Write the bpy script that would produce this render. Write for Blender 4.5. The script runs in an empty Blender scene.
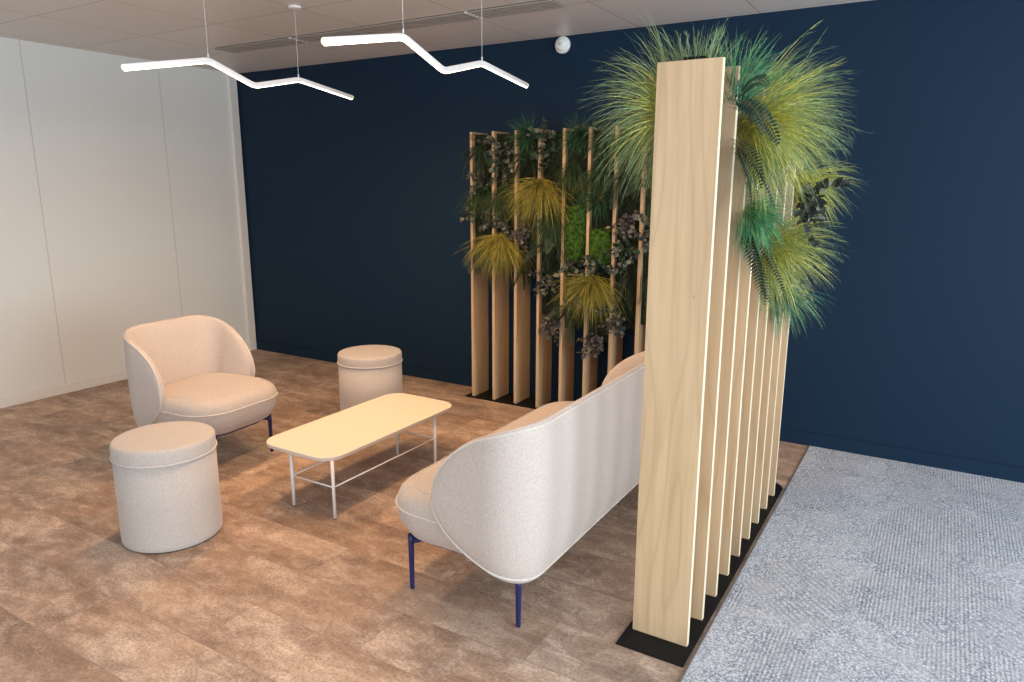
import bpy, bmesh, math, random
from math import sin, cos, pi, radians as R
from mathutils import Vector, Matrix

random.seed(7)
sc = bpy.context.scene
COL = sc.collection

# ------------------------------------------------------------------ materials
def new_mat(name):
    m = bpy.data.materials.new(name); m.use_nodes = True
    nt = m.node_tree; b = nt.nodes['Principled BSDF']
    return m, nt, b
def node(nt, t, **kw):
    n = nt.nodes.new(t)
    for k, v in kw.items():
        if k.startswith('i_'): n.inputs[k[2:].replace('_', ' ')].default_value = v
        else: setattr(n, k, v)
    return n
def link(nt, a, b): nt.links.new(a, b)
def ramp(nt, fac, stops):
    r = nt.nodes.new('ShaderNodeValToRGB'); e = r.color_ramp.elements
    while len(e) < len(stops): e.new(.5)
    for i, (p, c) in enumerate(stops):
        e[i].position = p; e[i].color = (c[0], c[1], c[2], 1)
    link(nt, fac, r.inputs[0]); return r.outputs[0]
def objcoord(nt, scale=(1, 1, 1), rot=(0, 0, 0), per_object=0.0):
    tc = nt.nodes.new('ShaderNodeTexCoord'); mp = nt.nodes.new('ShaderNodeMapping')
    mp.inputs['Scale'].default_value = scale; mp.inputs['Rotation'].default_value = rot
    if per_object:
        oi = nt.nodes.new('ShaderNodeObjectInfo'); mu = node(nt, 'ShaderNodeMath', operation='MULTIPLY'); mu.inputs[1].default_value = per_object
        link(nt, oi.outputs['Random'], mu.inputs[0])
        ad = node(nt, 'ShaderNodeVectorMath', operation='ADD'); link(nt, tc.outputs['Object'], ad.inputs[0]); link(nt, mu.outputs[0], ad.inputs[1])
        link(nt, ad.outputs[0], mp.inputs['Vector'])
    else: link(nt, tc.outputs['Object'], mp.inputs['Vector'])
    return mp.outputs['Vector']
def worldcoord(nt, scale=(1, 1, 1), loc=(0, 0, 0)):
    g = nt.nodes.new('ShaderNodeNewGeometry'); mp = nt.nodes.new('ShaderNodeMapping')
    mp.inputs['Scale'].default_value = scale; mp.inputs['Location'].default_value = loc
    link(nt, g.outputs['Position'], mp.inputs['Vector']); return mp.outputs['Vector']
def noise(nt, vec, scale, detail=3, rough=.5, dist=0):
    n = node(nt, 'ShaderNodeTexNoise'); n.inputs['Scale'].default_value = scale
    n.inputs['Detail'].default_value = detail; n.inputs['Roughness'].default_value = rough; n.inputs['Distortion'].default_value = dist
    link(nt, vec, n.inputs['Vector']); return n.outputs['Fac']
def bump(nt, b, h, strength=.3, dist=.002):
    bp = node(nt, 'ShaderNodeBump'); bp.inputs['Strength'].default_value = strength; bp.inputs['Distance'].default_value = dist
    link(nt, h, bp.inputs['Height']); link(nt, bp.outputs[0], b.inputs['Normal'])
def mixc(nt, fac, a, bb, mode='MIX'):
    m = node(nt, 'ShaderNodeMix', data_type='RGBA', blend_type=mode)
    for s, v in ((m.inputs[0], fac), (m.inputs[6], a), (m.inputs[7], bb)):
        if isinstance(v, (int, float)): s.default_value = v
        elif isinstance(v, tuple): s.default_value = (*v, 1) if len(v) == 3 else v
        else: link(nt, v, s)
    return m.outputs[2]
def math_(nt, op, a, b=0.0):
    m = node(nt, 'ShaderNodeMath', operation=op)
    for i, v in enumerate((a, b)):
        if isinstance(v, (int, float)): m.inputs[i].default_value = v
        else: link(nt, v, m.inputs[i])
    return m.outputs[0]
def plain(name, c, rough=.5, metal=0, spec=.5):
    m, nt, b = new_mat(name); b.inputs['Base Color'].default_value = (*c, 1)
    b.inputs['Roughness'].default_value = rough; b.inputs['Metallic'].default_value = metal
    b.inputs['Specular IOR Level'].default_value = spec
    return m

def mat_wood(name, light, dark, grain):
    m, nt, b = new_mat(name)
    v = objcoord(nt, (1, 1, .06), per_object=37.0)
    n1 = noise(nt, v, 26, 5, .6, .6)
    v2 = objcoord(nt, (1, 1, .11), per_object=11.0)
    n2 = noise(nt, v2, 6, 1.5, .4, .3)
    wv = node(nt, 'ShaderNodeMath', operation='PINGPONG'); wv.inputs[1].default_value = .5
    link(nt, math_(nt, 'MULTIPLY', n2, 12.0), wv.inputs[0])
    c1 = ramp(nt, n1, [(.3, dark), (.62, light)])
    c2 = mixc(nt, math_(nt, 'MULTIPLY', math_(nt, 'POWER', math_(nt, 'MULTIPLY', wv.outputs[0], 2), 5), .30), c1, grain)
    vk = objcoord(nt, (1, 1, .5), per_object=5.0)
    kn = node(nt, 'ShaderNodeTexVoronoi'); kn.inputs['Scale'].default_value = 9; link(nt, vk, kn.inputs['Vector'])
    kf = ramp(nt, kn.outputs['Distance'], [(.02, (1, 1, 1)), (.045, (0, 0, 0))])
    c3 = mixc(nt, math_(nt, 'MULTIPLY', kf, .45), c2, grain)
    oi = nt.nodes.new('ShaderNodeObjectInfo')
    hsv = node(nt, 'ShaderNodeHueSaturation'); link(nt, c3, hsv.inputs['Color'])
    link(nt, math_(nt, 'ADD', math_(nt, 'MULTIPLY', oi.outputs['Random'], .16), .92), hsv.inputs['Value'])
    link(nt, hsv.outputs[0], b.inputs['Base Color']); b.inputs['Roughness'].default_value = .5
    b.inputs['Specular IOR Level'].default_value = .3
    bump(nt, b, n1, .08, .001)
    return m
M_WOOD = mat_wood('pale_oak', (.66, .475, .28), (.55, .38, .215), (.36, .235, .13))
M_EDGE = plain('oak_edge_banding', (.80, .70, .50), .5)
M_BLACK = plain('black_steel', (.007, .007, .007), .6, spec=.2)
M_NAVY_METAL = plain('navy_metal', (.012, .016, .09), .35)
M_WHITE_METAL = plain('white_metal', (.85, .83, .80), .35)
M_TABLE = plain('cream_laminate', (.80, .74, .58), .5, spec=.3)
M_TABLE_EDGE = plain('laminate_edge', (.66, .58, .50), .5)
M_PLASTIC = plain('white_plastic', (.82, .84, .82), .35)
M_WIRE = plain('white_cord', (.75, .72, .68), .5)

def mat_fabric(name, c):
    m, nt, b = new_mat(name)
    v = objcoord(nt)
    n1 = noise(nt, v, 190, 3, .8); n2 = noise(nt, v, 90, 3, .6)
    col = ramp(nt, n1, [(.36, tuple(x * .80 for x in c)), (.64, tuple(min(1, x * 1.11) for x in c))])
    col = mixc(nt, math_(nt, 'MULTIPLY', n2, .22), col, tuple(x * .8 for x in c))
    link(nt, col, b.inputs['Base Color']); b.inputs['Roughness'].default_value = .95
    b.inputs['Specular IOR Level'].default_value = .15
    b.inputs['Sheen Weight'].default_value = .25; b.inputs['Sheen Roughness'].default_value = .5
    bump(nt, b, n1, .35, .0015)
    return m
M_FABRIC = mat_fabric('melange_wool', (.57, .495, .435))
M_PIPING = mat_fabric('wool_piping', (.66, .60, .54))
M_OTTO = mat_fabric('melange_wool_grey', (.56, .50, .445))

def mat_floor():
    m, nt, b = new_mat('vinyl_stone_plank')
    w = worldcoord(nt, loc=(1.08, -.06, 0))
    br = node(nt, 'ShaderNodeTexBrick'); br.offset = .5; br.squash = 1
    br.inputs['Scale'].default_value = 1; br.inputs['Mortar Size'].default_value = .002
    br.inputs['Mortar Smooth'].default_value = .6; br.inputs['Bias'].default_value = 0
    br.inputs['Brick Width'].default_value = 1.06; br.inputs['Row Height'].default_value = .26
    br.inputs['Color1'].default_value = (0, 0, 0, 1); br.inputs['Color2'].default_value = (1, 1, 1, 1); br.inputs['Mortar'].default_value = (.5, .5, .5, 1)
    link(nt, w, br.inputs['Vector'])
    def shifted(sc_):
        g = worldcoord(nt, sc_)
        off = node(nt, 'ShaderNodeVectorMath', operation='MULTIPLY_ADD'); off.inputs[1].default_value = (13, 7, 3)
        link(nt, br.outputs['Color'], off.inputs[0]); link(nt, g, off.inputs[2]); return off.outputs[0]
    n1 = noise(nt, shifted((1, 2.8, 1)), 1.7, 5, .6, .4)          # long cloudy bands along the plank
    n2 = noise(nt, shifted((1, 1.5, 1)), 9, 9, .78, .5)           # mottling
    n3 = noise(nt, worldcoord(nt, (1, 1.4, 1)), 75, 5, .8)        # fine grit
    nh = noise(nt, shifted((1, 1, 1)), 2.6, 3, .5)
    col = ramp(nt, n1, [(.34, (.20, .14, .105)), (.5, (.40, .285, .215)), (.62, (.62, .47, .36))])
    c2 = ramp(nt, n2, [(.38, (.14, .095, .072)), (.5, (.40, .29, .22)), (.59, (.78, .64, .52))])
    col = mixc(nt, .36, col, c2)
    sp = ramp(nt, n3, [(.40, (.45, .43, .41)), (.5, (.98, .98, .98)), (.60, (1.35, 1.32, 1.3))])
    col = mixc(nt, .6, col, sp, 'MULTIPLY')
    col = mixc(nt, math_(nt, 'MULTIPLY', ramp(nt, nh, [(.4, (0, 0, 0)), (.65, (1, 1, 1))]), .35), col, (.40, .235, .14), 'MIX')
    hs = node(nt, 'ShaderNodeHueSaturation'); link(nt, col, hs.inputs['Color'])
    link(nt, math_(nt, 'ADD', math_(nt, 'MULTIPLY', br.outputs['Color'], .22), .88), hs.inputs['Value'])
    col = mixc(nt, math_(nt, 'MULTIPLY', br.outputs['Fac'], .42), hs.outputs[0], (.09, .06, .045))
    link(nt, col, b.inputs['Base Color'])
    link(nt, math_(nt, 'ADD', math_(nt, 'MULTIPLY', n2, .25), .42), b.inputs['Roughness'])
    b.inputs['Specular IOR Level'].default_value = .3
    bump(nt, b, n2, .15, .002)
    return m
def mat_carpet():
    m, nt, b = new_mat('loop_pile_carpet')
    w = worldcoord(nt)
    # loop speckle
    n1 = noise(nt, w, 120, 4, .85); n2 = noise(nt, w, 6, 5, .6, .6)
    v1 = node(nt, 'ShaderNodeTexVoronoi', feature='F1'); v1.inputs['Scale'].default_value = 4.2
    warp = node(nt, 'ShaderNodeMapping'); warp.inputs['Rotation'].default_value = (0, 0, R(42)); warp.inputs['Scale'].default_value = (1, .55, 1)
    link(nt, w, warp.inputs['Vector']); wn = node(nt, 'ShaderNodeTexNoise'); wn.inputs['Scale'].default_value = 9; link(nt, w, wn.inputs['Vector'])
    wm = node(nt, 'ShaderNodeVectorMath', operation='MULTIPLY_ADD'); wm.inputs[1].default_value = (.16, .16, 0); link(nt, wn.outputs['Color'], wm.inputs[0]); link(nt, warp.outputs[0], wm.inputs[2])
    link(nt, wm.outputs[0], v1.inputs['Vector'])
    v1.distance = 'CHEBYCHEV'
    zone = v1.outputs['Color']
    wa = node(nt, 'ShaderNodeTexWave', wave_type='BANDS', bands_direction='X'); wa.inputs['Scale'].default_value = 22; wa.inputs['Distortion'].default_value = .6; wa.inputs['Detail'].default_value = 2; wa.inputs['Detail Scale'].default_value = 6
    link(nt, w, wa.inputs['Vector'])
    wb = node(nt, 'ShaderNodeTexWave', wave_type='BANDS', bands_direction='DIAGONAL'); wb.inputs['Scale'].default_value = 17; wb.inputs['Distortion'].default_value = .8; wb.inputs['Detail Scale'].default_value = 6
    link(nt, w, wb.inputs['Vector'])
    sep = node(nt, 'ShaderNodeSeparateColor'); link(nt, zone, sep.inputs[0])
    ribA = math_(nt, 'MULTIPLY', math_(nt, 'GREATER_THAN', sep.outputs[0], .62), wa.outputs['Fac'])
    ribB = math_(nt, 'MULTIPLY', math_(nt, 'LESS_THAN', sep.outputs[0], .28), wb.outputs['Fac'])
    rib = math_(nt, 'ADD', ribA, ribB)
    base = ramp(nt, n1, [(.38, (.11, .12, .15)), (.5, (.36, .385, .43)), (.60, (.78, .80, .84))])
    c = mixc(nt, math_(nt, 'MULTIPLY', rib, math_(nt, 'MULTIPLY', n2, .75)), base, (.14, .15, .185))
    c = mixc(nt, ramp(nt, n2, [(.38, (0, 0, 0)), (.6, (.4, .4, .4))]), c, (.55, .56, .58))
    link(nt, c, b.inputs['Base Color']); b.inputs['Roughness'].default_value = 1; b.inputs['Specular IOR Level'].default_value = .05
    h = math_(nt, 'ADD', n1, math_(nt, 'MULTIPLY', rib, -.5))
    bump(nt, b, h, .6, .004)
    return m
def mat_ceiling():
    m, nt, b = new_mat('metal_ceiling_tile')
    w = worldcoord(nt, loc=(4.86, -.395, 0))
    br = node(nt, 'ShaderNodeTexBrick'); br.offset = 0
    br.inputs['Scale'].default_value = 1; br.inputs['Mortar Size'].default_value = .003; br.inputs['Mortar Smooth'].default_value = .1
    br.inputs['Brick Width'].default_value = .756; br.inputs['Row Height'].default_value = .695
    br.inputs['Color1'].default_value = (.74, .70, .66, 1); br.inputs['Color2'].default_value = (.77, .73, .69, 1); br.inputs['Mortar'].default_value = (.34, .29, .26, 1)
    link(nt, w, br.inputs['Vector']); link(nt, br.outputs['Color'], b.inputs['Base Color'])
    b.inputs['Roughness'].default_value = .42; b.inputs['Specular IOR Level'].default_value = .5
    bump(nt, b, math_(nt, 'SUBTRACT', 1.0, br.outputs['Fac']), .5, .003)
    return m
def mat_wall_left():
    m, nt, b = new_mat('painted_panel')
    w = worldcoord(nt, loc=(0, -2.80, 0))
    sx = node(nt, 'ShaderNodeSeparateXYZ'); link(nt, w, sx.inputs[0])
    md = node(nt, 'ShaderNodeMath', operation='PINGPONG'); md.inputs[1].default_value = .525; link(nt, sx.outputs['Y'], md.inputs[0])
    line = math_(nt, 'LESS_THAN', md.outputs[0], .0035)
    c = mixc(nt, math_(nt, 'MULTIPLY', line, .5), (.80, .82, .77), (.46, .37, .33))
    link(nt, c, b.inputs['Base Color']); b.inputs['Roughness'].default_value = .6
    bump(nt, b, math_(nt, 'SUBTRACT', 1.0, line), .4, .003)
    return m
def mat_navy():
    m, nt, b = new_mat('navy_paint')
    w = worldcoord(nt); n = noise(nt, w, 60, 3, .6)
    b.inputs['Base Color'].default_value = (.004, .0205, .046, 1)
    b.inputs['Roughness'].default_value = .6; b.inputs['Specular IOR Level'].default_value = .2
    bump(nt, b, n, .08, .002)
    return m
def emis(name, c, s, base=(.8, .8, .8)):
    m, nt, b = new_mat(name); b.inputs['Base Color'].default_value = (*base, 1)
    b.inputs['Emission Color'].default_value = (*c, 1); b.inputs['Emission Strength'].default_value = s; return m
M_FLOOR, M_CARPET, M_CEIL, M_WALL_L, M_NAVY = mat_floor(), mat_carpet(), mat_ceiling(), mat_wall_left(), mat_navy()
M_TUBE = emis('opal_tube', (1, .95, .90), .22)
M_STRIP = emis('lit_diffuser', (1, .82, .62), 5.0)
M_CAP = emis('tube_end_cap', (1, .85, .35), .9)
M_VENT = plain('vent_slats', (.36, .32, .28), .5)
M_VENT_D = plain('vent_dark', (.10, .09, .08), .7)

def leafmat(name, c, rough=.6, var=.25, trans=.0):
    m, nt, b = new_mat(name)
    g = worldcoord(nt); n = noise(nt, g, 45, 2, .6)
    col = ramp(nt, n, [(.35, tuple(x * (1 - var) for x in c)), (.65, tuple(x * (1 + var) for x in c))])
    link(nt, col, b.inputs['Base Color']); b.inputs['Roughness'].default_value = rough; b.inputs['Specular IOR Level'].default_value = .3
    return m
M_YEL = leafmat('yellow_grass', (.64, .57, .11)); M_LIME = leafmat('lime_grass', (.38, .42, .10)); M_SAGE = leafmat('sage_grass', (.20, .27, .12))
M_GOLD = leafmat('golden_grass', (.40, .34, .055)); M_OLIVE = leafmat('olive_grass', (.19, .17, .045))
M_DKG = leafmat('dark_green_grass', (.035, .075, .03)); M_MIDG = leafmat('green_grass', (.10, .30, .10)); M_TEAL = leafmat('teal_grass', (.05, .20, .12))
M_FERN = leafmat('fern_green', (.045, .13, .06)); M_FERN_D = leafmat('dark_fern', (.03, .06, .035))
M_EUC = leafmat('eucalyptus_leaf', (.15, .16, .12), .45); M_EUC_P = leafmat('purple_leaf', (.085, .068, .075), .5); M_EUC_D = leafmat('black_green_leaf', (.045, .05, .05), .5)
M_STEM = plain('plant_stem', (.08, .06, .03), .7)
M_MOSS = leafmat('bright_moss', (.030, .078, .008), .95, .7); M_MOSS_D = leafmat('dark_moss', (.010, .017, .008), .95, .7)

# ------------------------------------------------------------------ mesh helpers
def obj(name, bm_or_data, mats, parent=None, smooth=False, kind=None, bevel=0, autosmooth=None):
    me = bpy.data.meshes.new(name)
    if isinstance(bm_or_data, tuple):
        v, f, mi = bm_or_data; me.from_pydata(v, [], f)
        if mi: me.polygons.foreach_set('material_index', mi)
    else:
        bmesh.ops.recalc_face_normals(bm_or_data, faces=bm_or_data.faces[:])
        bm_or_data.to_mesh(me); bm_or_data.free()
    for m in (mats if isinstance(mats, (list, tuple)) else [mats]): me.materials.append(m)
    if smooth: me.polygons.foreach_set('use_smooth', [True] * len(me.polygons))
    me.update()
    o = bpy.data.objects.new(name, me); COL.objects.link(o)
    if parent: o.parent = parent
    if kind: o['kind'] = kind
    if bevel:
        b = o.modifiers.new('bevel', 'BEVEL'); b.width = bevel; b.segments = 2; b.limit_method = 'ANGLE'
    return o
def thing(name, label, cat, loc=(0, 0, 0), rz=0, group=None):
    o = bpy.data.objects.new(name, None); COL.objects.link(o); o.empty_display_size = .1
    o.location = loc; o.rotation_euler = (0, 0, rz); o['label'] = label; o['category'] = cat
    if group: o['group'] = group
    return o
def tag(o, label, cat, group=None):
    o['label'] = label; o['category'] = cat
    if group: o['group'] = group
    return o
def add_box(bm, x0, x1, y0, y1, z0, z1, mi=0):
    vs = [bm.verts.new((x, y, z)) for x in (x0, x1) for y in (y0, y1) for z in (z0, z1)]
    out = {}
    for k, q in dict(xm=(0, 1, 3, 2), xp=(4, 6, 7, 5), ym=(0, 4, 5, 1), yp=(2, 3, 7, 6), zm=(0, 2, 6, 4), zp=(1, 5, 7, 3)).items():
        f = bm.faces.new([vs[i] for i in q]); f.material_index = mi; out[k] = f
    return out
def frame_for(d):
    d = d.normalized(); a = Vector((0, 0, 1)) if abs(d.z) < .9 else Vector((1, 0, 0))
    s = d.cross(a).normalized(); return s, d.cross(s).normalized()
def add_tube(bm, pts, r, seg=8, closed=False, caps=True, mi=0):
    pts = [Vector(p) for p in pts]; n = len(pts); rings = []
    rr = r if isinstance(r, (list, tuple)) else [r] * n
    s = None
    for i in range(n):
        if closed: d = pts[(i + 1) % n] - pts[i - 1]
        else: d = pts[min(i + 1, n - 1)] - pts[max(i - 1, 0)]
        if d.length < 1e-9: d = Vector((0, 0, 1))
        d.normalize()
        if s is None: s, _ = frame_for(d)
        s = (s - d * s.dot(d))
        if s.length < 1e-6: s, _ = frame_for(d)
        s.normalize(); t = d.cross(s)
        rings.append([bm.verts.new(pts[i] + (s * cos(2 * pi * k / seg) + t * sin(2 * pi * k / seg)) * rr[i]) for k in range(seg)])
    m = n if closed else n - 1
    for i in range(m):
        a, b = rings[i], rings[(i + 1) % n]
        for k in range(seg):
            f = bm.faces.new((a[k], a[(k + 1) % seg], b[(k + 1) % seg], b[k])); f.smooth = True; f.material_index = mi
    if caps and not closed:
        for rg in (rings[0][::-1], rings[-1]):
            f = bm.faces.new(rg); f.material_index = mi
    return rings
def add_lathe(bm, prof, seg=64, cx=0, cy=0, caps=True):
    rings = [[bm.verts.new((cx + r * cos(2 * pi * k / seg), cy + r * sin(2 * pi * k / seg), z)) for k in range(seg)] for r, z in prof]
    for a, b in zip(rings, rings[1:]):
        for k in range(seg): f = bm.faces.new((a[k], a[(k + 1) % seg], b[(k + 1) % seg], b[k])); f.smooth = True
    if caps: bm.faces.new(rings[0][::-1]); f = bm.faces.new(rings[-1]); f.smooth = True
def rrect(hx, hy, r, n=10, e=1.0):
    """rounded rectangle outline, half sizes hx, hy; r = corner radius"""
    out = []
    for cx, cy, a0 in ((hx - r, hy - r, 0), (-hx + r, hy - r, 90), (-hx + r, -hy + r, 180), (hx - r, -hy + r, 270)):
        for i in range(n + 1):
            a = R(a0 + 90 * i / n); out.append((cx + r * cos(a), cy + r * sin(a)))
    return out

# ------------------------------------------------------------------ room (metres; camera stands at x=0, y=0, eye height 1.6)
WALL_Y, LEFT_X, CEIL_Z = 4.62, -5.76, 2.595
CARPET_X = -.583
def box_obj(name, x0, x1, y0, y1, z0, z1, m, kind='structure', parent=None, bevel=0):
    bm = bmesh.new(); add_box(bm, x0, x1, y0, y1, z0, z1); return obj(name, bm, m, parent, kind=kind, bevel=bevel)
box_obj('floor', LEFT_X - .1, CARPET_X, -3.0, WALL_Y + .1, -.12, 0, M_FLOOR)
box_obj('floor', CARPET_X, 4.4, -3.0, WALL_Y + .1, -.12, .003, M_CARPET)
box_obj('trim_1', CARPET_X - .005, CARPET_X + .002, -3.0, WALL_Y, -.02, .0045, plain('carpet_edge_strip', (.16, .13, .12), .5))
box_obj('ceiling', LEFT_X - .1, 4.4, -3.0, WALL_Y + .1, CEIL_Z, CEIL_Z + .12, M_CEIL)
box_obj('wall_back', LEFT_X - .1, 4.4, WALL_Y, WALL_Y + .12, 0, CEIL_Z, M_NAVY)
box_obj('wall_left', LEFT_X - .12, LEFT_X, -3.0, WALL_Y, 0, CEIL_Z, M_WALL_L)
box_obj('baseboard_back', LEFT_X + .02, 4.4, WALL_Y - .012, WALL_Y, 0, .085, M_NAVY, bevel=.003)
M_BASE = plain('skirting_white', (.80, .79, .74), .5)
box_obj('baseboard_left', LEFT_X, LEFT_X + .012, -3.0, WALL_Y, 0, .075, M_BASE, bevel=.003)
box_obj('trim_2', LEFT_X, LEFT_X + .022, WALL_Y - .09, WALL_Y - .012, 0, CEIL_Z, M_BASE, bevel=.002)

# linear air vent in the ceiling
vent = thing('ceiling_vent', 'long slatted air vent strip set in the ceiling near the navy wall', 'vent', (-3.41, 3.79, CEIL_Z))
bm = bmesh.new(); add_box(bm, -1.41, 1.42, -.095, .095, -.003, -.0005); obj('backing', bm, M_VENT_D, vent)
for k in range(5):
    bm = bmesh.new(); y = -.092 + k * .0385; add_box(bm, -1.415, 1.425, y, y + .017, -.012, -.003); obj('slat', bm, M_VENT, vent, bevel=.002)
for x in (-.62, .85):
    bm = bmesh.new(); add_box(bm, x, x + .02, -.097, .097, -.0135, -.003); obj('joint_cover', bm, M_CEIL, vent)

# smoke sensor on the navy wall, just under the ceiling
sen = thing('wall_sensor', 'round white sensor on the navy wall just below the ceiling', 'sensor', (-2.38, WALL_Y, 2.535))
def wall_disc(prof, m, name, par):
    bm = bmesh.new(); add_lathe(bm, prof, 40)
    bmesh.ops.rotate(bm, verts=bm.verts, cent=(0, 0, 0), matrix=Matrix.Rotation(R(90), 3, 'X')); return obj(name, bm, m, par, smooth=True)
wall_disc([(.055, .0), (.056, .015), (.052, .024), (.046, .027)], M_PLASTIC, 'base_ring', sen)
wall_disc([(.040, .025), (.040, .034), (.036, .044), (.026, .050), (.010, .052)], M_PLASTIC, 'dome', sen)
wall_disc([(.012, .050), (.011, .056), (.006, .058)], plain('sensor_lens', (.55, .57, .55), .2), 'lens', sen)

# ------------------------------------------------------------------ zigzag pendant lamps
def pendant(pts, wires, label):
    base = Vector(pts[2]); t = thing('pendant_lamp', label, 'lamp', base, 0, None)
    P = [Vector(p) - base for p in pts]
    # rounded polyline
    path = [P[0]]
    for i in range(1, 4):
        a = (P[i - 1] - P[i]).normalized(); b = (P[i + 1] - P[i]).normalized(); r = .035
        for k in range(7):
            s = k / 6; path.append((P[i] + a * r) * (1 - s) ** 2 + P[i] * 2 * s * (1 - s) + (P[i] + b * r) * s ** 2)
    path.append(P[4])
    rad = .0135
    bm = bmesh.new(); add_tube(bm, path, rad, 20); obj('tube', bm, M_TUBE, t)
    # lit diffuser strip along the underside
    bm = bmesh.new(); n = len(path); rows = []
    for i in range(n):
        d = (path[min(i + 1, n - 1)] - path[max(i - 1, 0)]).normalized()
        side = d.cross(Vector((0, 0, 1))).normalized(); dn = d.cross(side).normalized()
        if dn.z > 0: dn = -dn
        rows.append([bm.verts.new(path[i] + (dn * cos(a) + side * sin(a)) * (rad + .0012)) for a in [R(x) for x in range(-30, 31, 10)]])
    for a, b in zip(rows, rows[1:]):
        for k in range(len(a) - 1): bm.faces.new((a[k], a[k + 1], b[k + 1], b[k]))
    sm = [o for o in [obj('diffuser', bm, M_STRIP, t, smooth=True)]][0]
    sd = sm.modifiers.new('thick', 'SOLIDIFY'); sd.thickness = .001
    for i, j in ((0, 1), (-1, -2)):
        d = (path[i] - path[j]).normalized()
        bm = bmesh.new(); add_tube(bm, [path[i], path[i] + d * .004, path[i] + d * .008], [rad * 1.0, rad * .98, rad * .7], 20); obj('end_cap', bm, M_CAP, t)
    for a, b in zip(P, P[1:]):                                   # the LEDs behind the diffuser
        l = bpy.data.lights.new('led_strip', 'AREA'); l.shape = 'RECTANGLE'; L_ = (b - a).length * .94; l.size = L_; l.size_y = .012
        l.energy = 11.5 * L_; l.color = (1, .60, .31); lo = bpy.data.objects.new('led_strip', l); COL.objects.link(lo); lo.parent = t
        X = (b - a).normalized(); Y = Vector((0, 0, 1)).cross(X).normalized(); Z = X.cross(Y)
        c = (a + b) / 2 - Z * (rad + .004)
        lo.matrix_local = Matrix(((X.x, Y.x, Z.x, c.x), (X.y, Y.y, Z.y, c.y), (X.z, Y.z, Z.z, c.z), (0, 0, 0, 1)))
    for i in (1, 3):
        bm = bmesh.new(); add_tube(bm, [P[i] + Vector((0, 0, rad * .6)), Vector((P[i].x, P[i].y, CEIL_Z - base.z - .012))], .0013, 6); obj('cord', bm, M_WIRE, t)
        bm = bmesh.new(); add_lathe(bm, [(.034, CEIL_Z - base.z - .013), (.036, CEIL_Z - base.z - .008), (.036, CEIL_Z - base.z)], 28, P[i].x, P[i].y); obj('ceiling_rose', bm, M_PLASTIC, t)
        bm = bmesh.new(); add_lathe(bm, [(.004, P[i].z + rad - .002), (.004, P[i].z + rad + .014), (.002, P[i].z + rad + .016)], 10, P[i].x, P[i].y); obj('cord_grip', bm, M_WHITE_METAL, t)
    return t
pendant([(-3.123, 1.928, 2.094), (-3.21, 2.42, 2.20), (-3.27, 2.74, 2.12), (-3.33, 3.11, 2.20), (-3.43, 3.65, 2.16)], None,
        'white zigzag tube pendant lamp nearer the off-white wall, above the armchair')
pendant([(-1.953, 1.955, 2.095), (-2.01, 2.46, 2.20), (-2.04, 2.78, 2.11), (-2.09, 3.17, 2.20), (-2.15, 3.72, 2.16)], None,
        'white zigzag tube pendant lamp nearer the slatted screens and wall sensor')

# ------------------------------------------------------------------ slatted screens
PL_H, PL_T, PL_D = 1.965, .022, .204
def plank_mesh(axis):
    bm = bmesh.new()
    if axis == 'y': f = add_box(bm, -PL_D / 2, PL_D / 2, -PL_T / 2, PL_T / 2, 0, PL_H); e = ('xm', 'xp', 'zp')
    else: f = add_box(bm, -PL_T / 2, PL_T / 2, -PL_D / 2, PL_D / 2, 0, PL_H); e = ('ym', 'yp', 'zp')
    for k in e: f[k].material_index = 1
    return bm
BT = .006
# right-hand screen: nine planks one behind the other along y
scr1 = thing('slatted_screen', 'tall pale wood slatted screen beside the carpet, nearest the camera', 'screen', (-.721, 2.97, .001))
pts = []
hx, y0, y1, rr_ = .123, -.845, .93, .09
out = [(-hx, y0), (hx, y0)] + [(hx - rr_ + rr_ * cos(R(a)), y1 - rr_ + rr_ * sin(R(a))) for a in range(0, 91, 10)] + [(-hx + rr_ + rr_ * cos(R(a)), y1 - rr_ + rr_ * sin(R(a))) for a in range(90, 181, 10)]
def prism(outline, z0, z1):
    bm = bmesh.new(); a = [bm.verts.new((x, y, z0)) for x, y in outline]; b = [bm.verts.new((x, y, z1)) for x, y in outline]
    bm.faces.new(a[::-1]); bm.faces.new(b); n = len(a)
    for i in range(n): bm.faces.new((a[i], a[(i + 1) % n], b[(i + 1) % n], b[i]))
    return bm
obj('base_plate', prism(out, 0, BT), M_BLACK, scr1)
P1Y = [2.242 + .1835 * k - 2.97 for k in range(9)]
pm = None
for k, y in enumerate(P1Y):
    if pm is None: o = obj('plank', plank_mesh('y'), [M_WOOD, M_EDGE], scr1, bevel=.0012); pm = o
    else: o = pm.copy(); COL.objects.link(o); o.parent = scr1
    o.location = (0, y, BT)
# dark planting panels between the planks
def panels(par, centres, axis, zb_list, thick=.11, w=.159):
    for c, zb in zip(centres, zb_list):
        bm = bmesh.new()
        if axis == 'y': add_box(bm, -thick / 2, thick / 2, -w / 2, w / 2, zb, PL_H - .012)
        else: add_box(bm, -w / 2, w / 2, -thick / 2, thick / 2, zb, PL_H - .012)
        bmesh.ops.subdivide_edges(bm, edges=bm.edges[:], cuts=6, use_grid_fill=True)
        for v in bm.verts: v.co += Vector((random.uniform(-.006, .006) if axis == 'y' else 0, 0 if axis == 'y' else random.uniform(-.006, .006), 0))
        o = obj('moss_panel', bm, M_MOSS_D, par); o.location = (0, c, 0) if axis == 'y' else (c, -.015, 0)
mid1 = [(a + b) / 2 for a, b in zip(P1Y, P1Y[1:])]
panels(scr1, mid1, 'y', [1.45, 1.4, 1.35, 1.3, 1.2, 1.1, 1.1, 1.1])
bm = bmesh.new(); add_box(bm, -.035, .035, P1Y[0] + .03, P1Y[0] + .10, PL_H - .03, PL_H + .022); obj('top_bracket', bm, M_BLACK, scr1, bevel=.002)

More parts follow.
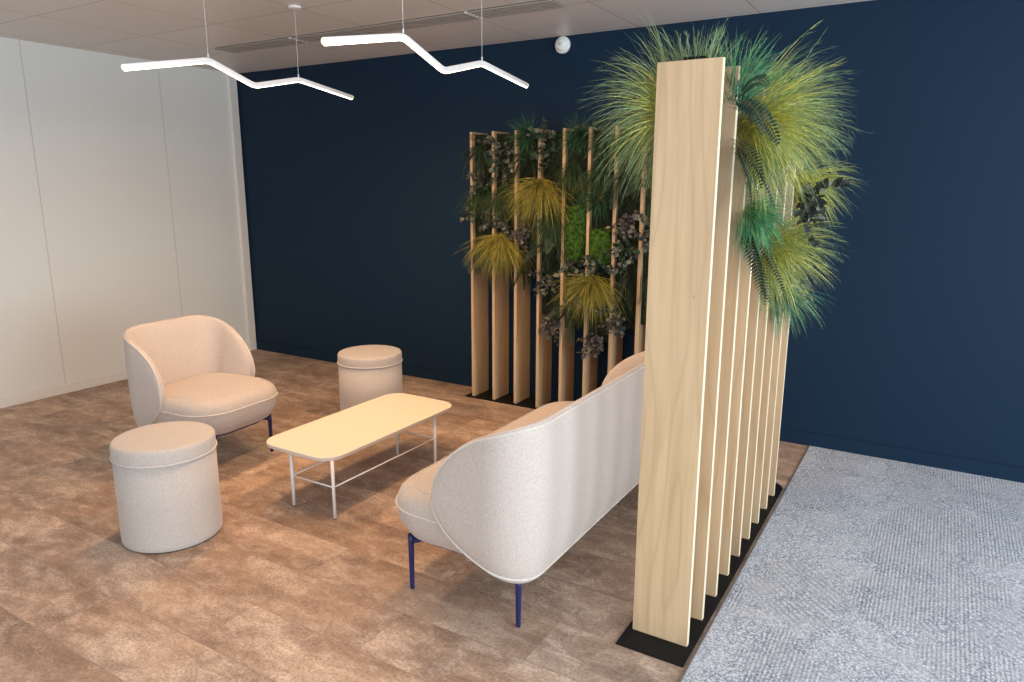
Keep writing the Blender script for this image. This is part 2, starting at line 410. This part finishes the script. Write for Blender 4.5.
# back screen: planks side by side along x
scr2 = thing('slatted_screen', 'wooden slatted screen with greenery in front of the navy wall, behind the sofa', 'screen', (-2.25, 4.487, .001))
bm = bmesh.new(); add_box(bm, -.80, .80, -.13, .11, 0, BT); obj('base_plate', bm, M_BLACK, scr2, bevel=.001)
P2X = [-2.99 + .1873 * k + 2.25 for k in range(9)]
pm = None
for k, x in enumerate(P2X):
    if pm is None: o = obj('plank', plank_mesh('x'), [M_WOOD, M_WOOD], scr2, bevel=.0012); pm = o
    else: o = pm.copy(); COL.objects.link(o); o.parent = scr2
    o.location = (x, 0, BT)
mid2 = [(a + b) / 2 for a, b in zip(P2X, P2X[1:])]
panels(scr2, mid2, 'x', [1.10, 1.08, .98, .70, .62, .55, .66, .7], w=.162)

# ------------------------------------------------------------------ plants
def rnd_dir(axis, spread):
    a = Vector(axis).normalized(); s, t = frame_for(a)
    th = R(spread) * math.sqrt(random.random()); ph = random.uniform(0, 2 * pi)
    return (a * cos(th) + (s * cos(ph) + t * sin(ph)) * sin(th)).normalized()
class Acc:
    def __init__(s): s.v = []; s.f = []; s.m = []
    def strip(s, pts, ws, mats, side):
        b = len(s.v)
        for p, w in zip(pts, ws):
            s.v.append(p - side * w); s.v.append(p + side * w)
        for i in range(len(pts) - 1):
            s.f.append((b + 2 * i, b + 2 * i + 1, b + 2 * i + 3, b + 2 * i + 2)); s.m.append(mats[min(i, len(mats) - 1)])
    def leaf(s, p, d, up, L, W, mi, n=3, fold=.15):
        sd = d.cross(up)
        if sd.length < 1e-5: sd = frame_for(d)[0]
        sd.normalize(); nn = sd.cross(d).normalized()
        b = len(s.v); prof = [0, .8, 1.0, .62, 0] if n > 2 else [0, 1, 0]
        k = len(prof)
        s.v.append(p)
        for i in range(1, k - 1):
            t = i / (k - 1); s.v += [p + d * L * t - sd * W * prof[i] / 2 + nn * fold * W, p + d * L * t, p + d * L * t + sd * W * prof[i] / 2 + nn * fold * W]
        s.v.append(p + d * L); e = len(s.v) - 1
        s.f += [(b, b + 1, b + 2), (b, b + 2, b + 3)]; s.m += [mi, mi]
        for i in range(k - 3):
            o = b + 1 + 3 * i
            s.f += [(o, o + 3, o + 4, o + 1), (o + 1, o + 4, o + 5, o + 2)]; s.m += [mi, mi]
        o = b + 1 + 3 * (k - 3); s.f += [(o, e, o + 1), (o + 1, e, o + 2)]; s.m += [mi, mi]
def grass(n, L, axis, spread, droop, w=.0011, rs=.018, fuzzy=0, mats3=((0, 0, 1, 2),), lmin=.5, wall=None):
    A = Acc()
    for _ in range(n):
        d = rnd_dir(axis, spread); l = L * random.uniform(lmin, 1.12)
        o = Vector((random.gauss(0, rs), random.gauss(0, rs), random.gauss(0, rs)))
        dr = droop * random.uniform(.5, 1.5); side = d.cross(Vector((random.uniform(-1, 1), random.uniform(-1, 1), random.uniform(-1, 1)))).normalized()
        pts = []; N = 6; p = o.copy(); dd = d.copy()
        for i in range(N + 1):
            if wall and wall[0] < p.x < wall[1] and p.y < wall[2]: p.y = wall[2]
            pts.append(p.copy()); dd = (dd + Vector((0, 0, -dr * (i + .5) / N * .42))).normalized(); p = p + dd * l / N
        ms = random.choice(mats3)
        A.strip(pts, [w * x for x in (.8, 1, 1, .9, .75, .5, .12)], [ms[min(3, i * 4 // N)] for i in range(N)], side)
        if fuzzy and random.random() < fuzzy:      # seed head of fine hairs near the tip
            for j in range(8):
                q = pts[4] + (pts[6] - pts[4]) * random.random(); e = (dd + rnd_dir(dd, 70) * .8).normalized()
                A.strip([q, q + e * l * .09], [w * .5, w * .1], [ms[-1]], side)
    return (A.v, A.f, A.m)
def fern(n, L, axis, spread, droop, lw=.10, gap=.011, mi=(0,)):
    A = Acc()
    for _ in range(n):
        d = rnd_dir(axis, spread); l = L * random.uniform(.7, 1.1); dr = droop * random.uniform(.6, 1.3)
        p = Vector((random.gauss(0, .01), random.gauss(0, .01), random.gauss(0, .01))); N = max(10, int(l / gap)); dd = d.copy()
        tw = rnd_dir((0, 0, 1), 60)
        prev = p.copy(); rach = [p.copy()]
        for i in range(N):
            t = i / N; dd = (dd + Vector((0, 0, -dr * .9 / N * (.4 + t)))).normalized(); p = p + dd * l / N; rach.append(p.copy())
            if i < 2: continue
            sd = dd.cross(tw).normalized(); w = lw * math.sin(pi * min(1, (t * .86 + .14))) ** .7 * .5
            for s in (-1, 1):
                ld = (sd * s + dd * .35 + Vector((0, 0, -.12))).normalized()
                A.leaf(p, ld, tw, w, l / N * .8, random.choice(mi), 2, 0)
        A.strip(rach, [.0016] * len(rach), [1], dd.cross(tw).normalized())
    return (A.v, A.f, A.m)
def sprig(n, L, axis, spread, droop, leaf=.03, nl=12, mi=(0,), roundness=.8):
    A = Acc()
    for _ in range(n):
        d = rnd_dir(axis, spread); l = L * random.uniform(.55, 1.1); dr = droop * random.uniform(.4, 1.4)
        p = Vector((random.gauss(0, .015), random.gauss(0, .015), random.gauss(0, .015))); dd = d.copy(); st = [p.copy()]
        for i in range(nl):
            dd = (dd + Vector((random.gauss(0, .05), random.gauss(0, .05), -dr / nl))).normalized(); p = p + dd * l / nl; st.append(p.copy())
            for s in range(2):
                ld = (rnd_dir(dd, 85) + dd * .2).normalized(); z = leaf * random.uniform(.6, 1.15)
                A.leaf(p, ld, rnd_dir((0, -.6, .8), 60), z, z * roundness, random.choice(mi))
        A.strip(st, [.0016] * len(st), [len(mi) if len(mi) > 1 else 1], frame_for(dd)[0])
    return (A.v, A.f, A.m)
def moss(wx, wz, dep):
    bm = bmesh.new(); bmesh.ops.create_icosphere(bm, subdivisions=5, radius=1)
    from mathutils import noise as N
    for v in bm.verts:
        c = v.co; k = 1 + .16 * N.noise(c * 3) + .10 * N.noise(c * 9) + .07 * N.noise(c * 26)
        g = lambda q: math.copysign(abs(q) ** .6, q)
        v.co = Vector((g(c.x) * wx * (1 + (k - 1) * .3), g(c.y) * dep * k, g(c.z) * wz * k))
    return bm
PL = []
def plant(kind, data, mats, loc, label, cat, smooth=False):
    o = obj(kind, data, mats, None, smooth=smooth); o.location = loc; tag(o, label, cat); PL.append(o); return o
YEL = [M_YEL, M_LIME, M_SAGE]; Y3 = ((0, 0, 1, 2), (0, 1, 1, 2), (0, 0, 0, 1), (1, 1, 2, 2))
GOLD = [M_GOLD, M_OLIVE, M_DKG]; G3 = ((0, 0, 0, 1), (0, 0, 1, 1), (0, 0, 0, 0), (1, 0, 0, 1), (1, 1, 2, 2))
# --- nearest screen
plant('grass_tuft', grass(900, .31, (-1, -.15, -.10), 88, .7, mats3=((0, 1, 2, 2), (1, 1, 2, 2), (0, 0, 1, 2), (1, 2, 2, 2)), fuzzy=.3, wall=(-.05, 9, -.07)), YEL, (-.80, 2.33, 1.83),
      'big yellow-green grass tuft spilling left from behind the nearest wide plank', 'grass')
plant('grass_tuft', grass(260, .19, (-.15, 0, 1), 48, .15, mats3=((2, 2, 2, 2), (1, 1, 2, 2)), fuzzy=.6, wall=(-9, 9, -.09)), YEL, (-.74, 2.36, 1.90),
      'sage green wispy grass standing up over the top edge of the nearest plank', 'grass')
plant('grass_tuft', grass(300, .21, (.25, .1, 1), 50, .3, mats3=((0, 0, 1, 1), (1, 1, 2, 2), (0, 0, 0, 1)), fuzzy=.6), [M_TEAL, M_MIDG, M_SAGE], (-.64, 2.45, 1.86),
      'bluish green feathery grass above the right top corner of the nearest plank', 'grass')
plant('grass_tuft', grass(1250, .32, (1, .35, -.12), 80, .7, .00125, mats3=Y3, fuzzy=.25), YEL, (-.62, 2.60, 1.80),
      'largest yellow-green grass tuft, spraying right from the top of the nearest screen', 'grass')
plant('grass_tuft', grass(700, .29, (1, .4, .25), 60, .6, mats3=((1, 1, 2, 2), (0, 1, 2, 2)), fuzzy=.5), YEL, (-.62, 3.0, 1.86),
      'sage grass tuft leaning up and right behind the largest yellow tuft', 'grass')
plant('grass_tuft', grass(1100, .29, (1, .25, -.35), 78, .65, mats3=Y3, fuzzy=.2), YEL, (-.62, 3.02, 1.36),
      'lower yellow-green grass tuft hanging out of the right side of the nearest screen', 'grass')
plant('grass_tuft', grass(700, .18, (1, -.2, -.5), 70, .8, mats3=((0, 0, 0, 1), (0, 0, 1, 1), (2, 0, 0, 0))), [M_MIDG, M_TEAL, M_LIME], (-.62, 2.65, 1.50),
      'bright emerald green grass tuft just above the lower yellow tuft', 'grass')
plant('grass_tuft', grass(500, .27, (1, .3, -.5), 62, .7, mats3=Y3), YEL, (-.61, 3.60, 1.62),
      'small yellow grass tuft at the far right, below the dark oval leaves', 'grass')
plant('grass_tuft', grass(350, .24, (.8, .2, -1), 50, .5, mats3=((0, 0, 0, 1), (1, 1, 1, 2))), [M_TEAL, M_SAGE, M_MIDG], (-.62, 3.30, 1.16),
      'dark teal wispy grass hanging lowest on the nearest screen', 'grass')
plant('fern', fern(6, .20, (.9, -.25, .3), 40, 2.2, .07), [M_FERN_D, M_STEM], (-.62, 2.33, 1.86),
      'dark fern fronds arching beside the right edge of the nearest plank', 'fern')
plant('fern', fern(5, .26, (.5, -.2, -.5), 22, 1.6, .07), [M_FERN_D, M_FERN, M_STEM][::2] + [M_STEM], (-.62, 2.40, 1.74),
      'long dark fern hanging between the first and second planks of the nearest screen', 'fern')
plant('fern', fern(5, .26, (.45, -.25, -.6), 22, 1.2, .07), [M_FERN_D, M_STEM], (-.62, 2.62, 1.45),
      'dark hanging fern under the emerald grass tuft', 'fern')
plant('fern', fern(3, .28, (1, .7, .1), 18, .5, .06), [M_SAGE, M_STEM], (-.60, 3.1, 1.72),
      'sage green fern poking out right through the largest yellow tuft', 'fern')
plant('leafy_sprig', sprig(9, .16, (1, -.1, -.1), 60, .5, .042, 7, (0, 0, 1)), [M_EUC_D, M_EUC, M_STEM], (-.50, 2.98, 1.55),
      'sprig of blackish oval leaves between the upper and lower yellow tufts', 'foliage')
plant('leafy_sprig', sprig(6, .20, (1, 0, .2), 55, .6, .03, 8, (0, 1)), [M_EUC, M_SAGE, M_STEM], (-.62, 3.3, 1.20),
      'pale green leafy sprig under the lower yellow tuft', 'foliage')
plant('grass_tuft', grass(500, .24, (-1, .1, -.7), 55, .6, mats3=((0, 0, 1, 1), (1, 1, 1, 1))), [M_SAGE, M_DKG, M_OLIVE], (-.80, 2.52, 1.70),
      'dark sage grass hanging left behind the big left tuft of the nearest screen', 'grass')

# --- back screen: (bay, height, kind)
ORD = ['first', 'second', 'third', 'fourth', 'fifth', 'sixth', 'seventh', 'eighth']
def bx_(i): return P2X[0] - 2.25 + .1873 * (i + .5)
Y2 = 4.365
plant('grass_tuft', grass(1200, .33, (0, -.6, -.7), 76, .7, w=.0012, lmin=.3, mats3=G3), GOLD, (bx_(2) + .14, Y2 - .02, 1.60),
      'golden grass tuft highest on the back screen, across its third and fourth gaps', 'grass')
plant('grass_tuft', grass(1100, .34, (0, -.55, -.85), 70, .7, w=.0012, lmin=.3, mats3=G3), GOLD, (bx_(1) + .01, Y2 - .03, 1.23),
      'golden grass tuft hanging over the second plank from the left of the back screen', 'grass')
plant('grass_tuft', grass(1200, .32, (0, -.6, -.65), 78, .7, w=.0012, lmin=.3, mats3=G3), GOLD, (bx_(5) - .02, Y2 - .03, .97),
      'golden grass tuft lowest on the back screen, just above the sofa back', 'grass')
o = plant('moss_patch', moss(.078, .19, .05), M_MOSS, (bx_(4), 4.40, 1.28), 'bright green moss patch in the fifth gap of the back screen', 'moss', True)
o = plant('moss_patch', moss(.078, .12, .05), M_MOSS, (bx_(5), 4.40, 1.20), 'smaller bright green moss patch in the sixth gap of the back screen', 'moss', True)
KIND = {
 'g': ('grass_tuft', 'grass', lambda: grass(420, .24, (0, -.5, -.75), 60, 1.0, w=.0015, mats3=((0, 0, 0, 1), (0, 0, 0, 0))), [M_DKG, M_OLIVE], 'dark green drooping grass'),
 'n': ('grass_tuft', 'grass', lambda: grass(380, .17, (0, -.5, .15), 70, .5, w=.0015, mats3=((0, 0, 1, 1),)), [M_DKG, M_FERN], 'short dark bushy grass'),
 'f': ('fern', 'fern', lambda: fern(9, .25, (0, -.7, -.1), 60, 2.0, .09), [M_FERN_D, M_STEM], 'dark feathery fern'),
 'h': ('fern', 'fern', lambda: fern(6, .26, (0, -.45, -.6), 30, 1.8, .10), [M_FERN_D, M_STEM], 'hanging green fern'),
 'e': ('leafy_sprig', 'foliage', lambda: sprig(9, .17, (0, -.5, -.4), 85, .8, .034, 7, (0, 1)), [M_EUC, M_EUC_D, M_STEM], 'grey-green round-leaved sprig'),
 'p': ('leafy_sprig', 'foliage', lambda: sprig(10, .18, (0, -.5, -.6), 80, .8, .036, 7, (0, 1)), [M_EUC_P, M_EUC, M_STEM], 'purplish oval-leaved sprig'),
 'd': ('leafy_sprig', 'foliage', lambda: sprig(10, .18, (0, -.45, -.2), 85, .6, .038, 7, (0, 0, 1)), [M_FERN_D, M_EUC, M_STEM], 'glossy dark broad-leaved sprig'),
}
bays = [
 [('f', 1.86), ('e', 1.68), ('g', 1.56), ('d', 1.42), ('h', 1.20)],
 [('e', 1.88), ('d', 1.72), ('g', 1.56), ('e', 1.36)],
 [('n', 1.92), ('f', 1.78), ('p', 1.33), ('h', 1.10)],
 [('d', 1.90), ('g', 1.40), ('f', 1.20), ('e', .98), ('p', .72)],
 [('n', 1.90), ('g', 1.72), ('e', 1.08), ('p', .92), ('f', .76)],
 [('f', 1.90), ('g', 1.70), ('n', 1.50), ('d', 1.08), ('p', .60)],
 [('g', 1.90), ('f', 1.68), ('p', 1.40), ('d', 1.22), ('h', 1.06), ('e', .76)],
 [('n', 1.90), ('f', 1.60), ('e', 1.30), ('h', 1.05)],
]
for i, bay in enumerate(bays):
    for j, (k, z) in enumerate(bay):
        nm, cat, fn, mats, desc = KIND[k]
        pos = 'topmost' if j == 0 else ('lowest' if j == len(bay) - 1 else ['', 'second down', 'third down', 'fourth down', 'fifth down'][j])
        o = plant(nm, fn(), mats, (bx_(i) + random.uniform(-.02, .02), Y2 + .03 + random.uniform(-.02, .01), z),
                  f'{desc}, {pos} in {ORD[i]} gap of back screen', cat)

# ------------------------------------------------------------------ upholstered shell seats
def lounge_seat(name, label, cat, loc, rz, W, xt=.10):
    t = thing(name, label, cat, loc, rz)
    xb, rc, hw = -.300, .175, W / 2
    ZT, ZB, ZC = .805, .175, .475
    # plan curve: list of (x, y, nx, ny, arc distance from nearest tip)
    pl = []; Lw = xt - (xb + rc)
    nw = 26
    for i in range(nw):
        p = Lw * (1 - cos(pi / 2 * i / nw)); pl.append((xt - p, -hw, 0, -1, p))
    for i in range(15):
        a = R(270 - 90 * i / 14); pl.append((xb + rc + rc * cos(a), -hw + rc + rc * sin(a), cos(a), sin(a), Lw + rc * pi / 2 * i / 14))
    nb = max(6, int((2 * hw - 2 * rc) / .05))
    for i in range(1, nb): pl.append((xb, -hw + rc + (2 * hw - 2 * rc) * i / nb, -1, 0, 9))
    h = pl[:nw + 15]
    pl += [(x, -y, nx, -ny, p) for x, y, nx, ny, p in h[::-1]]
    K = 36; grid = []
    for x, y, nx, ny, p in pl:
        q = min(1, p / .48); e = math.sqrt(max(0, 1 - (1 - q) ** 2)); e = max(e, .02)
        zt = ZC + (ZT - ZC) * e; zb = ZC - (ZC - ZB) * e; Hh = (zt - zb) / 2; zc = (zt + zb) / 2
        row = []
        for k in range(K):
            ph = 2 * pi * k / K; c, s = cos(ph), sin(ph)
            ww = math.copysign(abs(c) ** .55, c); hh = math.copysign(abs(s) ** .75, s)
            z = zc + Hh * hh
            f = max(0, min(1, (ZT - z) / (ZT - ZB)))
            T = (.046 + .095 * f) * (.35 + .65 * min(1, e * 1.3))
            lean = .012 * (1 - f) + .012                               # top leans slightly outward
            off = (lean - .014) * min(1, p / .3) + (ww - 1) * T / 2
            row.append(Vector((x + nx * off, y + ny * off, z)))
        grid.append(row)
    bm = bmesh.new(); G = [[bm.verts.new(v) for v in r] for r in grid]
    for a, b in zip(G, G[1:]):
        for k in range(K):
            f = bm.faces.new((a[k], a[(k + 1) % K], b[(k + 1) % K], b[k])); f.smooth = True
    bm.faces.new(G[0][::-1]); bm.faces.new(G[-1])
    back = obj('backrest', bm, M_FABRIC, t)
    bm = bmesh.new(); kt, kb = 7, K - 6
    loop = [r[kt] + Vector((0, 0, .002)) for r in grid] + [r[kb] + Vector((0, 0, -.002)) for r in grid[::-1]]
    add_tube(bm, loop, .0042, 8, closed=True); obj('piping', bm, M_PIPING, back)
    # seat cushion
    fx, bxk = .395, -.24; cx = (fx + bxk) / 2; hx = (fx - bxk) / 2; hy = hw - .022
    def outl(inset, n=14):
        o = []
        for (x, y) in rrect(hx - inset, hy - inset, min(.18 - inset * .5, hx - inset - .004, hy - inset - .004), n):
            xx = x + cx
            if xx > .0: xx += .0
            bow =   .020 * (1 - (y / hy) ** 2) if x > 0 else 0
            o.append((xx + bow -   .020 * (x > 0), y))
        return o
    layers = [(.228, .095), (.234, .07), (.252, .04), (.305, .010), (.36, .0), (.378, .001), (.396, .004), (.418, .012), (.436, .030), (.447, .055), (.453, .09), (.457, .14), (.459, .20)]
    bm = bmesh.new(); rings = []
    for z, ins in layers: rings.append([bm.verts.new((x, y, z)) for x, y in outl(ins)])
    for a, b in zip(rings, rings[1:]):
        n = len(a)
        for k in range(n): f = bm.faces.new((a[k], a[(k + 1) % n], b[(k + 1) % n], b[k])); f.smooth = True
    bm.faces.new(rings[0][::-1]); f = bm.faces.new(rings[-1]); f.smooth = True
    seat = obj('seat_cushion', bm, M_FABRIC, t)
    bm = bmesh.new(); add_tube(bm, [(x, y, .374) for x, y in outl(-.002)], .0042, 8, closed=True)
    add_tube(bm, [(x, y, .4475) for x, y in outl(.055)], .0014, 6, closed=True)
    for idx in (8, 8 + 15 * 3):                                # short seams up the front corners
        add_tube(bm, [(*outl(ins - .001)[idx], z) for z, ins in layers[3:10]], .0012, 6)
    obj('piping', bm, M_PIPING, seat)
    # navy metal frame and legs
    lx0, lx1, ly = .285, -.215, hw - .105
    bm = bmesh.new(); zf = .246
    for s in (-1, 1): add_box(bm, lx1, lx0, s * (ly - .02) - .009, s * (ly - .02) + .009, zf - .012, zf + .004)
    add_box(bm, lx0 - .03, lx0 - .006, -ly, ly, .221, zf); add_box(bm, lx1 - .012, lx1 + .012, -ly, ly, zf - .012, zf + .004)
    add_tube(bm, [(x, y, .2265) for x, y in outl(.088)], .0075, 8, closed=True)
    obj('frame', bm, M_NAVY_METAL, t)
    for lx in (lx0, lx1):
        for s in (-1, 1):
            bm = bmesh.new(); zt_ = .237 if lx > 0 else .196
            add_tube(bm, [(lx, s * ly, 0), (lx, s * ly, .008), (lx, s * ly, zt_ - .03), (lx, s * ly, zt_)], [.0085, .0095, .012, .0125], 14)
            if lx > 0:
                add_tube(bm, [(lx, s * ly, .195), (lx + .006, s * (ly - .02), .218), (lx + .012, s * (ly - .06), .226)], [.009, .009, .005], 10)
                add_tube(bm, [(lx, s * ly, .205), (lx - .04, s * ly, .222), (lx - .075, s * ly, .236)], [.009, .009, .005], 10)
            obj('leg', bm, M_NAVY_METAL, t)
    return t
lounge_seat('sofa', 'pale grey wool sofa with curved back seen from behind, beside the tall screen', 'sofa', (-1.41, 2.695, 0), pi, 1.53)
lounge_seat('armchair', 'beige wool tub armchair on thin navy legs by the off-white wall', 'armchair', (-3.665, 2.535, 0), R(3), .67, .075)

# ------------------------------------------------------------------ round ottomans
def ottoman(loc, label):
    t = thing('ottoman', label, 'ottoman', loc, 0)
    bm = bmesh.new(); add_lathe(bm, [(.2125, .005), (.2160, .010), (.2170, .03), (.2165, .2), (.2160, .408)], 72); obj('body', bm, M_OTTO, t)
    bm = bmesh.new(); add_lathe(bm, [(.2160, .408), (.2180, .416), (.2180, .455), (.2165, .467), (.2125, .474), (.205, .4775), (.16, .479), (.08, .480), (.005, .4805)], 72); lid = obj('lid', bm, M_OTTO, t)
    bm = bmesh.new(); add_tube(bm, [(.2195 * cos(2 * pi * k / 72), .2195 * sin(2 * pi * k / 72), .411) for k in range(72)], .0042, 8, closed=True); obj('piping', bm, M_PIPING, lid)
    bm = bmesh.new(); add_lathe(bm, [(.206, 0), (.209, .001), (.209, .008)], 48); obj('base', bm, M_BLACK, t)
ottoman((-2.959, 1.826, 0), 'beige round drum ottoman nearest the camera, in front of the armchair')
ottoman((-3.315, 3.60, 0), 'beige round drum ottoman against the navy wall, behind the coffee table')

# ------------------------------------------------------------------ coffee table
tb = thing('coffee_table', 'low white rounded coffee table on thin legs between sofa and armchair', 'table', (-2.637, 2.812, 0))
o2 = rrect(.250, .533, .105, 12); bm = bmesh.new(); ZT0, ZT1 = .300, .320
lay = [(ZT0, .002), (ZT0 + .002, 0), (ZT1 - .003, 0), (ZT1, .0025)]
rg = [[bm.verts.new((x * (1 - i / .2325), y * (1 - i / .515), z)) for x, y in o2] for z, i in lay]
for li, (a, b) in enumerate(zip(rg, rg[1:])):
    for k in range(len(a)): f = bm.faces.new((a[k], a[(k + 1) % len(a)], b[(k + 1) % len(a)], b[k])); f.material_index = 1 if li < 2 else 0
bm.faces.new(rg[0][::-1]).material_index = 1; bm.faces.new(rg[-1])
obj('tabletop', bm, [M_TABLE, M_TABLE_EDGE], tb)
lx = (-.053, .232); ly = (-.494, .318)
for x in lx:
    for y in ly:
        bm = bmesh.new(); add_tube(bm, [(x, y, .004), (x, y, .301)], .0085, 12); lg = obj('leg', bm, M_WHITE_METAL, tb)
        bm = bmesh.new(); add_tube(bm, [(x, y, 0), (x, y, .005)], .0075, 12); obj('foot', bm, M_BLACK, lg)
for a, b in (((lx[0], ly[0]), (lx[1], ly[0])), ((lx[1], ly[0]), (lx[1], ly[1])), ((lx[1], ly[1]), (lx[0], ly[1])), ((lx[0], ly[1]), (lx[0], ly[0]))):
    bm = bmesh.new(); add_tube(bm, [(*a, .165), (*b, .165)], .004, 10); obj('stretcher', bm, M_WHITE_METAL, tb)

# ------------------------------------------------------------------ light
def area(name, loc, rot, sx, sy, power, color):
    l = bpy.data.lights.new(name, 'AREA'); l.shape = 'RECTANGLE'; l.size = sx; l.size_y = sy; l.energy = power; l.color = color
    o = bpy.data.objects.new(name, l); COL.objects.link(o); o.location = loc; o.rotation_euler = rot; return o
area('daylight_window', (3.6, 1.6, 1.5), (0, R(90), 0), 1.9, 4.4, 190, (.80, .90, 1.0))
area('daylight_rear', (.6, -2.8, 1.5), (R(90), 0, 0), 5.0, 1.8, 55, (.86, .93, 1.0))
w = bpy.data.worlds.new('World'); sc.world = w; w.use_nodes = True
bg = w.node_tree.nodes['Background']; bg.inputs[0].default_value = (.80, .88, 1, 1); bg.inputs[1].default_value = .75

# ------------------------------------------------------------------ camera
cam = bpy.data.cameras.new('camera'); co = bpy.data.objects.new('camera', cam); COL.objects.link(co)
cam.sensor_fit = 'HORIZONTAL'; cam.sensor_width = 36; cam.lens = 712.755 / 1024 * 36; cam.clip_start = .05
p, y, r = R(12.319), R(31.063), R(.174)
F = Vector((-sin(y) * cos(p), cos(y) * cos(p), -sin(p))); Rt = Vector((cos(y), sin(y), 0)); Up = Rt.cross(F)
R2 = Rt * cos(r) + Up * sin(r); U2 = Up * cos(r) - Rt * sin(r)
co.matrix_world = Matrix(((R2.x, U2.x, -F.x, 0), (R2.y, U2.y, -F.y, 0), (R2.z, U2.z, -F.z, 1.6), (0, 0, 0, 1)))
sc.camera = co
sc.view_settings.view_transform = 'Standard'; sc.view_settings.look = 'None'; sc.view_settings.exposure = .5; sc.view_settings.gamma = 1
sc.view_settings.use_curve_mapping = False
